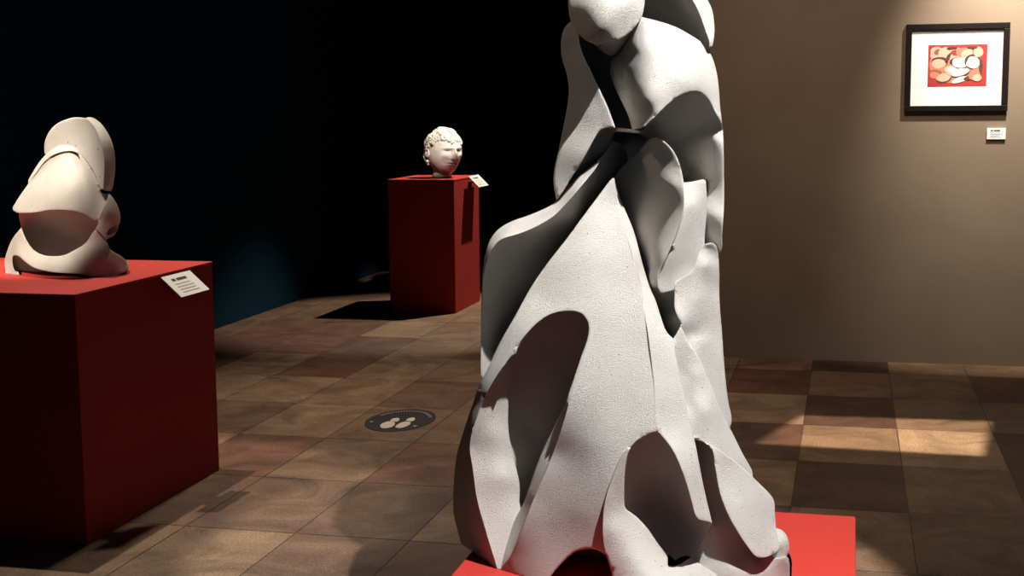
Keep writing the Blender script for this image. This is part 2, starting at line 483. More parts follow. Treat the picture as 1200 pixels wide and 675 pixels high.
# great fold sweeping down to the left
R([(713,172),(722,165),(735,180),(730,206),(700,250),(672,290),(640,340),(612,390),(590,430),(566,470),(563,440),(563.5,400),(564,350),(566.5,325),(572,302),(579.4,287.7),(586.7,280.4),(610.6,273),(631,264),(649,253),(660,242),(669.4,232),(689.6,208),(702.4,191.6)],
  [(713,175,-.02),(700,195,.02),(669,233,.05),(631,266,.07),(587,282,.08),(570,310,.05),(566,350,.02),(564,400,-.02),(564,440,-.05),(725,200,-.10),(700,230,-.11),(670,270,-.11),(640,300,-.11),(650,318,-.14),(610,340,-.10),(615,365,-.14),(585,390,-.10),(590,415,-.13),(600,300,-.02),(640,275,-.04)])
# its bright upper edge
R([(714,171),(700.6,188),(676.7,208),(653.8,234),(647,240),(623,251),(598,260),(583,269.4),(574,282),(568,300.6),(565.6,322.6),(564.3,350),(563.5,380),(565,360),(566.5,325),(572,302),(579.4,287.7),(586.7,280.4),(610.6,273),(631,264),(649,253),(660,242),(669.4,232),(689.6,208),(702.4,191.6)],
  [(714,171,.05),(700.6,188,.07),(702.4,191.6,.12),(676,208,.06),(690,208,.13),(654,234,.05),(669,232,.14),(623,251,.06),(631,264,.16),(598,260,.06),(611,273,.165),(583,269,.06),(587,280,.165),(574,282,.07),(579,288,.165),(568,300,.09),(572,302,.155),(564,350,.11)])
# shaded band beneath the left shoulder
R([(704,150),(720,152),(718,165),(713.4,172),(700.6,188),(676.7,208),(653.8,234),(651,230),(657,215),(670,200),(684,182),(696,160)],
  [(704,151,.04),(715,160,-.02),(657,228,.04),(676,206,.0),(700,186,-.01),(684,186,.04)])
# left shoulder plate
R([(668.5,23),(661,33),(657.4,47.7),(658.4,68),(664,86),(666.6,103),(664.8,124),(655.6,171),(648.3,208),(652,235),(657.4,228),(671,206),(684,186),(695,166),(704,151),(721,149),(711.6,124),(704,108),(695,88),(685,68),(677.6,46),(671.6,30)],
  [(668,25,.08),(658,48,.07),(664,86,.07),(665,124,.07),(655,171,.07),(648,208,.06),(652,232,.07),(680,60,.125),(695,88,.145),(705,110,.15),(720,149,.16),(690,130,.125),(675,110,.09),(680,180,.12),(665,205,.09),(668,150,.085),(670,60,.085)])
# right flank in shade, down to the waist
R([(743,150),(755.7,147.5),(768.5,136.5),(781.4,124),(798,100),(830,100),(838,125),(845,131),(847.5,157),(848.4,200),(848.4,244),(846,277),(843.8,300),(800,330),(790,300),(800,240),(795,200),(780,175),(765,165),(752,160)],
  [(755,152,.08),(768,145,.08),(785,130,.09),(800,115,.10),(816,110,.10),(832,118,.08),(800,150,-.03),(775,165,-.04),(800,180,-.06),(815,200,-.06),(825,150,.0),(838,160,.065),(835,200,.035),(847,157,.06),(848,244,.06),(848,200,.06),(844,290,.04),(835,250,.05),(815,230,-.05),(815,280,-.05)])
# chest with the bright shoulder
R([(752,20),(768.5,24),(790.6,31),(810.8,42),(823.6,50.5),(832.8,63),(839,81),(842,99),(843.8,124),(847,150),(843,140),(837,129),(834.6,123),(827.3,112),(816,107.4),(798,112),(781.4,124),(768.5,136.5),(755.7,147.5),(750,152),(741,153),(737,138),(730,122),(723,108),(717,94),(714,80),(718,65),(726,52),(739,36)],
  [(752,20,.12),(790,31,.10),(824,51,.07),(839,81,.07),(843,110,.08),(847,150,.07),(845,140,.08),(834,123,.11),(780,60,.20),(815,75,.17),(780,95,.24),(815,100,.19),(800,112,.215),(781,124,.24),(760,140,.23),(750,152,.20),(752,120,.22),(750,80,.185),(742,100,.165),(735,60,.08),(745,55,.135),(732,90,.09),(740,125,.12),(722,75,.03),(720,95,.02),(728,115,.03),(738,140,.05),(743,150,.10),(740,38,.10)])
# narrow collar ledge
R([(709,150),(721,149.5),(735,151),(750,151),(757,147),(758,150),(751,156),(735,155),(718,155),(709,153)],
  [(709,152,.09),(735,150,.08),(735,156,.10),(755,150,.12)])
# under-chin facet and the oval head
R([(680,38),(684,44),(699,50),(720,46),(745,28),(752,18),(752,26),(738,45),(728,59),(722,67),(715,66),(705,60),(693,53)],
  [(690,46,.12),(720,48,.13),(745,30,.12),(720,66,-.02),(735,52,.02),(700,58,.02),(752,22,.10)])
R([(666,0),(667.5,20),(674,34),(684,46),(699,52),(708,50),(712.5,44),(721,49),(732,43),(745,31),(752,20),(755,7),(756,-5),(752,-30),(738,-52),(712,-62),(686,-52),(670,-28)],
  [(666,0,.17),(668,20,.175),(676,36,.19),(690,49,.21),(708,50,.225),(721,49,.222),(735,40,.20),(752,20,.165),(756,0,.15),(750,-35,.13),(712,-60,.12),(675,-38,.14),(712,5,.262),(712,25,.262),(690,5,.238),(735,5,.232),(712,-25,.225),(700,38,.248)])
# lit ribs on the right: upper band, fin, long panel
R([(801.6,215.5),(827.3,209),(828.5,244),(826,275),(824.5,290),(821,300),(814.4,330),(800,345),(787,341),(776,343),(770,336),(771,322),(779,306),(790,280),(797,258),(799,240)],
  [(802,216,.13),(827,210,.11),(828,244,.10),(825,285,.09),(798,258,.17),(790,280,.18),(779,306,.19),(771,325,.19),(775,341,.18),(812,240,.145),(812,290,.12),(800,310,.135),(795,335,.13)])
R([(825.5,286),(833,284),(838,284.5),(841,292),(843,320),(843,343),(844,364),(846,387),(848.4,423),(851,451),(854,474),(857.4,488),(857,502),(852,508),(840,480),(815,430),(800,410),(789,398),(799,380),(791,363),(790.6,350),(790.6,332),(800,325),(812,316),(820,295)],
  [(833,285,.13),(843,300,.07),(843,340,.07),(846,390,.08),(851,451,.09),(857,490,.08),(826,290,.13),(814,315,.155),(795,330,.17),(791,350,.18),(799,380,.20),(790,397,.20),(820,350,.155),(822,400,.15),(812,392,.155),(830,430,.135),(842,470,.115),(830,310,.135)])
# tapering panels below
R([(786,395),(799,385),(806,401),(818,418),(829,442),(842,474),(850,492),(858,506.5),(870,531),(882,552),(891.4,569),(885,580),(850,560),(833.7,530),(817,522),(814,515.6),(803,474),(795,440)],
  [(790,397,.22),(806,401,.21),(818,418,.20),(829,442,.195),(842,474,.19),(858,507,.165),(882,552,.14),(891,569,.13),(798,445,.215),(805,440,.212),(808,474,.225),(815,440,.215),(815,474,.232),(817,517,.25),(834,523,.24),(830,480,.23),(845,510,.21),(860,543,.20)])
# brown grainy channel, then the inner foot mass
R([(812,512),(832,519),(838,549),(846,576),(854,601),(870,628),(885,650),(900,652),(914,644),(925,640),(925,675),(927,740),(790,740),(760,700),(790,660),(812,648),(824,625),(820,600),(816,560)],
  [(814,516,.15),(832,521,.16),(825,560,.17),(834,613,.21),(840,590,.17),(860,625,.20),(825,640,.22),(850,660,.25),(880,665,.24),(915,650,.18),(925,675,.14),(925,725,.13),(850,735,.24),(800,730,.22),(885,650,.19),(820,655,.22),(800,665,.20)])
# rounded toe at far right
R([(905,616),(911,618.5),(917,621),(923.3,630),(925,646),(922,652),(905,655)],
  [(908,618,.08),(918,622,.06),(925,646,.08),(905,650,.13),(914,636,.12)])
# low outer panel
R([(817,515),(833.7,522),(861,541),(882,559),(891.4,568),(906.6,585),(908,601),(909.6,619),(914,645),(900.6,652),(888.4,655),(882,649),(867,628),(852,601),(843,576),(838,549),(833,524.7)],
  [(820,516,.24),(834,523,.26),(861,541,.21),(891,568,.15),(907,585,.12),(909,615,.14),(914,645,.18),(888,654,.27),(867,628,.29),(852,601,.295),(843,576,.29),(838,549,.275),(870,590,.25),(890,620,.225)])
# leaf-shaped wedge at the waist with its bright rim
R([(762,162),(768.5,160.5),(779.5,166),(792.4,182),(799.7,205),(801.8,223),(801.6,244),(798,258),(790.6,280),(779.5,306),(772,322.6),(770.4,335.5),(774,344.7),(783,342),(790.6,340),(790.6,363),(799,380),(788.8,398),(778,392),(768,362),(757,330),(745,290),(728,240),(719,215),(722,206),(726,199),(745,181)],
  [(726,202,.0),(745,181,.03),(762,163,.12),(779,167,.16),(792,183,.185),(800,210,.20),(801,244,.205),(790,280,.205),(779,306,.21),(771,330,.205),(730,235,-.02),(745,280,.0),(757,320,.01),(768,355,.03),(778,385,.05),(790,345,.08),(797,380,.11),(760,230,.07),(780,230,.15),(765,280,.09),(788,215,.185),(786,393,.05)])
# main cone, its left ridge falling to the ground
R([(719,206),(724,214),(723,232),(733.6,273),(742.8,306),(750,332),(754.8,364),(765,420),(771,480),(780,560),(760,600),(735,640),(715,680),(722,740),(565,740),(550,675),(544,652),(538,628),(531.5,601),(531.5,570),(535,534),(544,503),(555,470),(561,453),(572,431),(585,403),(599.6,377.5),(623,335.5),(642,308),(664,280),(678.5,260),(695,238)],
  [(719,208,.13),(695,238,.15),(664,280,.18),(642,308,.195),(599,378,.22),(585,403,.215),(561,453,.19),(555,470,.17),(724,240,.13),(734,273,.155),(743,306,.185),(755,364,.235),(765,420,.27),(771,500,.315),(780,560,.33),(700,260,.165),(690,300,.20),(715,330,.21),(700,360,.235),(720,420,.28),(640,350,.215),(700,480,.315),(740,480,.31),(690,520,.32),(652,531,.277),(629,582,.262),(640,620,.266),(600,650,.22),(625,650,.25),(680,600,.31),(715,560,.335),(700,650,.31),(690,740,.3),(640,740,.27),(565,740,.10),(550,525,.16),(535,534,.05),(531,590,.03),(538,628,.03),(550,675,.05),(558,582,.17),(567,616,.175),(580,655,.18)])
# shaded outer band at lower left
R([(553,476),(551,500),(550,525),(553.4,549),(558,582.5),(567,616),(577.7,649),(585,673),(600,742),(563,742),(550,675),(544,652),(538,628),(531.5,601),(531.5,570),(535,534),(544,503)],
  [(553,478,.17),(550,525,.16),(558,582,.175),(567,616,.18),(585,673,.19),(600,740,.19),(544,503,.09),(535,534,.03),(531,590,-.01),(540,635,-.01),(550,675,.0),(563,740,.0)])
# inner lip beside the tall hollow
R([(610,401),(586.7,434.5),(574,454.7),(563,478),(553,505),(550,525),(553.4,549),(558,582.5),(567,616),(577.7,649),(585,673),(588,662),(593,643),(603.6,610),(609,590),(609.5,567),(603,537),(597,506.5),(596,470),(596,460),(599.5,438),(606,414)],
  [(609,402,.20),(587,434,.20),(574,455,.195),(550,525,.175),(558,582,.18),(578,649,.185),(585,670,.18),(604,610,.13),(609,580,.10),(603,537,.10),(597,500,.11),(597,450,.14),(605,414,.17),(590,560,.15),(580,510,.155),(590,620,.155)])
# tall hollow
R([(649,367.4),(665.7,364.7),(678.5,366.5),(686.8,374),(690,385),(687.7,399.6),(681,418),(673,442),(663,470),(650.7,497),(632.5,537),(614,588.5),(603.6,610),(608,591.6),(608.7,567),(602,537),(596,506.5),(595.5,470),(595,460),(598.6,438),(605,414),(608.7,403),(623.4,385),(636,374)],
  [(665,366,.16),(688,385,.13),(609,403,.14),(640,400,.08),(665,410,.06),(620,430,.06),(645,450,.01),(600,470,.06),(620,500,-.02),(640,500,-.05),(605,540,.02),(620,550,-.05),(610,590,-.03),(603,608,.05),(660,460,-.03)])
# pale bevel along the right side of the hollow
R([(664,470),(666,473),(647.7,531),(626,582.5),(599,649),(588,664),(593,643),(603.6,610),(614,588.5),(632.5,537),(650.7,497)],
  [(664,471,.275),(648,531,.255),(626,582,.24),(599,649,.215),(588,662,.185),(604,610,.15),(614,588,.17),(632,537,.19),(650,497,.22)])
# bright right-hand strip of the cone
R([(721,214),(722,233),(724,240),(733.6,273),(742.8,306),(750,332),(754.8,364),(760,400),(766,450),(771.4,506),(788,528),(800,555),(809.4,585.5),(815,608),(834.6,613),(824.6,570),(814,515.6),(803,470),(798,445.5),(793.3,423),(788.8,397),(781.4,390),(774,370),(767.6,350),(763,341),(754,313),(742.8,271),(730,240)],
  [(722,216,.125),(724,240,.13),(734,273,.155),(743,306,.185),(755,364,.235),(765,430,.28),(771,506,.32),(788,528,.335),(800,555,.345),(815,608,.35),(730,240,.11),(743,271,.13),(754,313,.155),(767,350,.19),(781,390,.225),(793,423,.24),(803,470,.265),(814,516,.285),(825,570,.305),(834,613,.32)])
# dark cave at the foot
R([(640,690),(646,675),(657,661.5),(675,646),(690,643),(702,644),(707,652),(714.5,675),(722,700),(722,742),(640,742)],
  [(650,675,.0),(690,646,.04),(710,670,.0),(680,700,-.08),(660,740,-.06),(715,740,-.06)])
# second hollow with the curling lip, and the scooped pale floor
R([(771,503),(754,507),(739,520),(730,531),(718,558),(709,585.5),(706,613),(707.6,640),(718,677),(726,742),(850,742),(845,685),(838,672),(820,661),(810,653),(788,667),(779.6,662),(783.6,649),(773,640),(761,622),(745.6,605),(735,596),(732,567),(740,535),(760,515)],
  [(771,504,.32),(739,521,.335),(730,531,.345),(718,558,.35),(709,586,.35),(706,613,.345),(708,640,.34),(718,677,.34),(726,740,.34),(732,567,.32),(732,596,.305),(745,605,.285),(761,622,.27),(773,640,.265),(783,650,.26),(740,630,.32),(745,655,.345),(765,680,.37),(788,667,.30),(810,653,.26),(838,672,.29),(820,700,.37),(760,735,.40),(845,735,.35),(718,620,.342)])
R([(771.4,506),(788,528),(800,555),(809.4,585.5),(815,608),(834.6,613),(831,622),(824,633),(815.5,646),(809.4,652),(791,657),(783.6,650),(773,640),(761,622),(745.6,605),(731.6,596),(731.6,567),(734,540),(739.5,525),(754.7,511)],
  [(771,507,.23),(740,526,.23),(800,560,.18),(812,600,.18),(770,560,.12),(735,570,.20),(732,594,.22),(760,600,.12),(790,600,.10),(780,630,.14),(765,624,.20),(784,649,.21),(815,610,.17),(833,615,.23),(815,646,.22),(795,655,.20)])
R([(779.6,662),(788,667),(810,653),(808,650),(800,652),(791,657)],
  [(780,662,.08),(810,652,.08),(795,660,.05)])

big = carve('abstract_sculpture', BIG, SY, MT['plaster'], 2.8, .30, .26, 75)
tag(big, 'tall pale pitted stone abstract figure with folds and hollows on the low red platform', 'sculpture')

# ------------------------------------------------------------------ low platform
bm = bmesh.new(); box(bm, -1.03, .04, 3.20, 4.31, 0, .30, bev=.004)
tag(link('platform', bm, MT['red_lit']), 'low bright red platform under the tall abstract stone figure', 'plinth')

# ------------------------------------------------------------------ left pedestal and its sculpture
P1 = (-3.80, -2.66, 4.40, 5.50, .92)
t = empty('pedestal', (-3.2, 4.95, 0)); tag(t, 'wide dark red box pedestal at the left under the small abstract sculpture', 'pedestal')
def local(o_, root): o_.parent = root; o_.matrix_parent_inverse = Matrix.Translation(-Vector(root.location)); return o_
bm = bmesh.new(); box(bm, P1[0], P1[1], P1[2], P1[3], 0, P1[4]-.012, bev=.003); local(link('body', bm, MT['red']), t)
bm = bmesh.new(); box(bm, P1[0]-.002, P1[1]+.002, P1[2]-.002, P1[3]+.002, P1[4]-.012, P1[4], bev=.003); local(link('top', bm, MT['red_lit']), t)

SM = []
def S(outl, ctrl): SM.append((outl, ctrl))
S([(82,138.5),(89,136.7),(110,138.5),(124.5,152.7),(133.4,174),(135,199),(131.6,224),(121,223),(112,215),(100,180),(95,150)],
  [(89,137,.02),(110,139,-.03),(125,153,-.04),(134,174,-.05),(135,199,-.05),(131,224,-.03),(103,142,.03),(117,163,.04),(122,190,.04),(121,222,.03)])
S([(51.6,182),(53.4,163),(64,147),(82,138.5),(93,137.5),(103,140),(113,152),(119,170),(122.7,188),(121.5,221),(112,225),(80,200)],
  [(52,182,.03),(64,147,.03),(93,138,.03),(117,163,.04),(122,190,.04),(121,221,.03),(90,165,.035)])
S([(50,185),(60,176),(71,170.5),(85,172),(95,180),(85,186),(64,186),(45,208),(32,222),(26,226),(32,213),(42.7,195)],
  [(32,213,.02),(43,195,.03),(60,176,.04),(85,172,.05),(90,180,.07),(64,183,.07),(40,212,.06)])
S([(128,227),(133.4,232.7),(140.5,248.7),(140.5,263),(137,273.6),(122.7,281),(128,292),(110,296),(96,288),(108,270),(117,250)],
  [(128,228,.0),(141,250,-.04),(139,272,-.02),(122,285,.05),(110,280,.07),(117,255,.05),(128,250,.05),(100,288,.09)])
S([(124,276),(130,266),(139,264),(138,271),(128,276)], [(126,275,-.02),(138,265,-.05),(132,270,-.04)])
S([(20,246),(110,246),(116,262),(108,275),(96,290),(78,300),(57,302),(39,295),(29,279)],
  [(25,250,-.08),(60,250,-.04),(110,252,-.06),(60,275,-.16),(40,285,-.12),(90,280,-.12),(60,299,-.08)])
S([(13.5,245),(25,227),(42.7,202.5),(52,190),(64,181),(82,177),(92,180),(99.6,186.5),(110,202.5),(119,227),(128,227),(122,241),(117,252),(112,261),(103,254),(90,249),(78,247),(65,246.5),(53.4,247),(40,249.5),(28.5,250),(19,249)],
  [(13.5,245,.03),(25,227,.03),(43,203,.04),(64,182,.05),(82,178,.05),(100,187,.03),(110,203,.02),(122,230,-.01),(112,260,.06),(90,248,.14),(60,246,.15),(30,249,.09),(70,210,.12),(90,215,.12),(50,225,.11),(105,235,.085)])
S([(25,266.5),(15,279),(10.7,288),(5.3,305.6),(6,318),(7,326),(19.6,328),(25,325),(50,328),(71,329),(121,328),(136,323),(149.4,318),(152,309),(142,300),(130,293),(124,281),(112,268),(103,280),(96,286),(78,298),(57,300),(44,296),(36,289),(30,279)],
  [(25,267,.02),(11,288,.02),(6,305,.02),(8,325,.06),(30,280,.03),(40,292,.03),(57,299,.035),(78,297,.035),(96,286,.04),(112,270,.05),(124,282,.03),(152,309,-.02),(149,318,.01),(121,326,.10),(71,328,.13),(25,324,.10),(60,310,.10),(100,305,.10),(135,305,.04),(20,300,.06),(118,295,.07)])
S([(14,300),(20,299),(27,305),(39,313.5),(55,318),(71,320),(90,321),(112,325),(90,327),(60,327),(24,323),(16,315)],
  [(14,301,-.01),(27,306,-.01),(71,321,.0),(110,325,.03),(24,322,-.04),(60,326,.0)])
sm = carve('small_abstract_sculpture', SM, 5.0, MT['marble'], 1.6, P1[4], .16, 34, soft=2.0, rim=.0045, flat=-.10)
tag(sm, 'small cream stone sculpture with a disc on top and a dark hollow', 'sculpture')

# ------------------------------------------------------------------ caption cards on stalks
def text_lines(bm, w_, h_, z, seed):
    """small unreadable print: a heading and four lines of text"""
    rr = random.Random(seed)
    def bar(x0, x1, y0, y1, mi):
        vs = [bm.verts.new(p) for p in ((x0, y0, z), (x1, y0, z), (x1, y1, z), (x0, y1, z))]
        f = bm.faces.new(vs); f.material_index = mi
    x = -w_*.30
    for k in range(2):
        L_ = w_*(.12, .34)[k]; bar(x, x+L_, h_*.20, h_*.32, 0); x += L_+w_*.04
    for k in range(4):
        y = h_*(.06-.13*k); bar(-w_*.32, w_*rr.uniform(.15, .34), y-h_*.025, y+h_*.025, 1)
def caption(name, label, loc, w_, h_, rot, group=None, stalk=None):
    """stalk: x of the pedestal face that a little ledge fixes the card to"""
    t = empty(name, loc); t.rotation_euler = rot; tag(t, label, 'label', group)
    bm = bmesh.new(); box(bm, -w_/2, w_/2, -h_/2, h_/2, -.003, 0); link('card', bm, MT['card'], t)
    bm = bmesh.new(); text_lines(bm, w_, h_, .0006, 3); link('print', bm, [MT['ink'], MT['grey']], t)
    if stalk:
        bm = bmesh.new(); box(bm, stalk+.0002, loc[0]-.002, loc[1]-w_*.2, loc[1]+w_*.2, loc[2]-.012, loc[2]-.006)
        b_ = link('bracket', bm, MT['black'], t); b_.matrix_parent_inverse = (Matrix.Translation(loc) @ t.rotation_euler.to_matrix().to_4x4()).inverted()
    return t
# card hanging on the right face of the left pedestal, tilted up to the reader
caption('caption_card', 'small white caption card on the right edge of the wide red pedestal', (-2.595, 5.12, .872), .25, .115, (math.radians(42), 0, math.radians(90)), stalk=-2.66)
caption('caption_card', 'tiny white caption card at the top right edge of the distant red pedestal', (-2.868, 10.75, 1.003), .30, .12, (math.radians(45), 0, math.radians(90)), stalk=-2.94)

# ------------------------------------------------------------------ distant pedestal and bust
P2 = (-3.47, -2.94, 10.28, 11.02, 1.035)
t = empty('pedestal', (-3.2, 10.65, 0)); tag(t, 'tall narrow red pedestal standing far back under the marble head', 'pedestal')
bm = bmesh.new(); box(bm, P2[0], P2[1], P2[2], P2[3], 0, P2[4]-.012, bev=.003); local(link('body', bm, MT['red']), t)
bm = bmesh.new(); box(bm, P2[0]-.002, P2[1]+.002, P2[2]-.002, P2[3]+.002, P2[4]-.012, P2[4], bev=.003); local(link('top', bm, MT['red_lit']), t)

def bust():
    # local frame: face looks along -Y, Z up, head about 1 unit high from neck cut to crown
    bm = bmesh.new(); bmesh.ops.create_icosphere(bm, subdivisions=6, radius=1)
    G = lambda p, c, s: math.exp(-sum(((p[i]-c[i])/s[i])**2 for i in range(3)))
    for v in bm.verts:
        n = v.co.normalized(); x, y, z = n
        # skull: narrower jaw, longer front to back
        rx = .40+.02*z; ry = .50; rz = .54
        p = Vector((x*rx, y*ry, z*rz))
        if z < 0:                                     # jaw and chin
            p.x *= 1-.13*abs(z)*abs(z)*(1 if y < .2 else .3)*1.2; 
            if y > 0: p.y *= 1+.42*z
            else: p.y *= 1+.06*z
            p.z *= 1.10
        if y < 0: p.y = -abs(p.y)**.92*.97            # flatten the face
        ax = abs(x)
        d = 0
        fx, fz = p.x, p.z
        if y < 0:
            g = lambda cx, cz, sx, sz: math.exp(-((fx-cx)/sx)**2-((fz-cz)/sz)**2)
            d += .060*(g(-.14, .095, .11, .035)+g(.14, .095, .11, .035))    # brow
            d += -.115*(g(-.145, .015, .075, .050)+g(.145, .015, .075, .050))  # eye sockets
            d += .055*(g(-.145, .005, .048, .024)+g(.145, .005, .048, .024))   # lids
            t_ = max(0, min(1, (.08-fz)/.24))                              # nose widening to its tip
            w_n = (1/(1+math.exp(-(fz+.185)/.012)))*(1/(1+math.exp((fz-.10)/.03)))
            d += (.06+.13*t_)*math.exp(-(fx/(.036+.034*t_))**2)*w_n
            d += .045*(g(-.062, -.155, .030, .024)+g(.062, -.155, .030, .024))    # nostril wings
            d += .060*g(0, -.245, .11, .022)+.058*g(0, -.310, .095, .024)  # lips
            d += -.050*g(0, -.277, .12, .012)                              # mouth line
            d += -.035*g(0, -.355, .10, .022)+.085*g(0, -.43, .12, .06)    # chin
            d += .040*(g(-.22, -.09, .09, .07)+g(.22, -.09, .09, .07))     # cheekbones
            d += -.035*(g(-.20, -.25, .06, .08)+g(.20, -.25, .06, .08))
        p.y -= d
        v.co = p
    # neck stump
    nb = bmesh.new()
    rings = []
    for k, (zz, rx, ry, cy) in enumerate(((-.20, .25, .26, .07), (-.38, .23, .25, .08), (-.50, .22, .24, .09), (-.60, .235, .25, .09), (-.625, .225, .24, .09))):
        rings.append([nb.verts.new((rx*math.cos(a), cy+ry*math.sin(a), zz)) for a in [i*math.tau/40 for i in range(40)]])
    for a, b in zip(rings, rings[1:]):
        for i in range(40): nb.faces.new((a[i], a[(i+1) % 40], b[(i+1) % 40], b[i]))
    nb.faces.new(rings[-1]); nb.faces.new(rings[0][::-1])
    me = bpy.data.meshes.new('n'); nb.to_mesh(me); nb.free(); bm.from_mesh(me)
    return bm
def hair():
    bm = bmesh.new(); rr = random.Random(5)
    def curl(c, n, r):
        q = n.to_track_quat('Z', 'Y'); rot0 = rr.random()*6.28
        K, prev = 18, None
        for i in range(K):                            # a spiral lock
            a = rot0+i/K*8.5; rad = r*(1-.75*i/K); th = r*(.42-.12*i/K)
            cen = c+q @ Vector((rad*math.cos(a), rad*math.sin(a), r*.35*i/K))
            tan = (q @ Vector((-math.sin(a), math.cos(a), 0))).normalized(); up = n
            side = tan.cross(up).normalized(); up2 = side.cross(tan)
            ring = [bm.verts.new(cen+(side*math.cos(b)+up2*math.sin(b))*th) for b in [j*math.tau/6 for j in range(6)]]
            if prev:
                for j in range(6): bm.faces.new((prev[j], prev[(j+1) % 6], ring[(j+1) % 6], ring[j]))
            else: bm.faces.new(ring[::-1])
            prev = ring
        bm.faces.new(prev)
    N = 210
    for i in range(N):                                # locks over skull, leaving face and neck bare
        z = 1-2*(i+.5)/N; ph = i*2.39996; s = math.sqrt(1-z*z)
        n = Vector((s*math.cos(ph), s*math.sin(ph), z))
        hairline = .50 if n.y < -.25 else (-.10+ max(0, -n.y)*1.6 if n.y < .2 else -.50)
        if abs(n.x) > .8 and abs(n.y+.0) < .28 and n.z < .12: continue
        if n.z < hairline: continue
        p = Vector((n.x*.415, n.y*.50, n.z*.53))*rr.uniform(.98, 1.05)
        curl(p, n, rr.uniform(.070, .10))
    # cap beneath the locks
    cb = bmesh.new(); bmesh.ops.create_uvsphere(cb, u_segments=40, v_segments=30, radius=1)
    for v in cb.verts: v.co = Vector((v.co.x*.415, v.co.y*.505+.012, v.co.z*.53))
    kill = [f for f in cb.faces if (f.calc_center_median().y < .05 and f.calc_center_median().z < .24) or f.calc_center_median().z < -.26]
    bmesh.ops.delete(cb, geom=kill, context='FACES')
    me = bpy.data.meshes.new('n'); cb.to_mesh(me); cb.free(); bm.from_mesh(me)
    return bm
def ear(sx):
    bm = bmesh.new(); N_ = 22; prev = None
    for i in range(N_+1):                             # outer rim, thick tube along a C, closed by a shell
        a = math.radians(100-i/N_*290)
        c = Vector((sx*(.415+.03*math.sin(i/N_*3.14)), .035+.055*math.cos(a)*(-1), -.02+.095*math.sin(a)))
        ring = []
        for j in range(8):
            b = j*math.tau/8; rr_ = .020
            ring.append(bm.verts.new(c+Vector((math.cos(b)*rr_, -math.cos(a)*math.sin(b)*rr_, math.sin(a)*math.sin(b)*rr_))))
        if prev:
            for j in range(8): bm.faces.new((prev[j], prev[(j+1) % 8], ring[(j+1) % 8], ring[j]))
        else: bm.faces.new(ring)
        prev = ring
    bm.faces.new(prev)
    m = bmesh.new(); bmesh.ops.create_uvsphere(m, u_segments=16, v_segments=10, radius=1)
    for v in m.verts: v.co = Vector((sx*.405+v.co.x*.022, .035+v.co.y*.05, -.03+v.co.z*.085))
    me = bpy.data.meshes.new('n'); m.to_mesh(me); m.free(); bm.from_mesh(me)
    return bm
HS = .325
hc = at_y(517, 178, 10.55)
t = empty('marble_head', (hc[0], 10.62, P2[4]), math.radians(47))
tag(t, 'curly-haired carved marble head of a man on the tall distant red pedestal', 'bust')
for nm, b_ in (('head', bust()), ('hair', hair()), ('ear', ear(-1)), ('ear', ear(1))):
    o = link(nm, b_, MT['bust'], t, smooth=True); o.scale = (HS, HS, HS); o.location = (0, 0, .625*HS)

# ------------------------------------------------------------------ framed picture and its caption
def wallpt(x, y): q = at_y(x, y, WALL_Y); return q[0], q[2]
fx0, fz1 = wallpt(1062, 29); fx1, fz0 = wallpt(1180, 130)
t = empty('framed_picture', ((fx0+fx1)/2, WALL_Y, (fz0+fz1)/2)); tag(t, 'black framed red and cream abstract picture with a white mount on the taupe wall', 'picture')
W2, H2, BW = (fx1-fx0)/2, (fz1-fz0)/2, .034
bm = bmesh.new()
for a in ((-W2, W2, H2-BW, H2), (-W2, W2, -H2, -H2+BW), (-W2, -W2+BW, -H2+BW, H2-BW), (W2-BW, W2, -H2+BW, H2-BW)):
    box(bm, a[0], a[1], -.030, -.001, a[2], a[3], bev=.003)
link('frame', bm, MT['frame'], t)
bm = bmesh.new(); box(bm, -W2+BW*.8, W2-BW*.8, -.012, -.004, -H2+BW*.8, H2-BW*.8); link('mount', bm, MT['mount'], t)
ax0, az1 = wallpt(1088, 53); ax1, az0 = wallpt(1155.5, 101)
AW, AH = ax1-ax0, az1-az0; cx, cz = (ax0+ax1)/2-t.location.x, (az0+az1)/2-t.location.z
def A(u, v): return (cx-AW/2+u*AW, cz+AH/2-v*AH)         # 0..1 across, 0..1 down
bm = bmesh.new(); lay_y = [-.0130]
def patch(pts, mi, dense=True):
    q = catmull([A(*p) for p in pts], AW/60) if dense else [A(*p) for p in pts]
    lay_y[0] -= .00012
    f = bm.faces.new([bm.verts.new((x, lay_y[0], z)) for x, z in q]); f.material_index = mi
def ell(u, v, a, b, rot, mi, wob=.12, sd=0):
    rr = random.Random(sd or int(u*1000+v*77)); k = []
    for i in range(9):
        th = i*math.tau/9; s = 1+rr.uniform(-wob, wob)
        x, y = a*s*math.cos(th), b*s*math.sin(th)
        k.append((min(.93, max(.04, u+x*math.cos(rot)-y*math.sin(rot))), min(.95, max(.05, v+x*math.sin(rot)+y*math.cos(rot)))))
    patch(k, mi)
f = bm.faces.new([bm.verts.new((A(u, v)[0], lay_y[0], A(u, v)[1])) for u, v in ((0, 0), (1, 0), (1, 1), (0, 1))]); f.material_index = 0
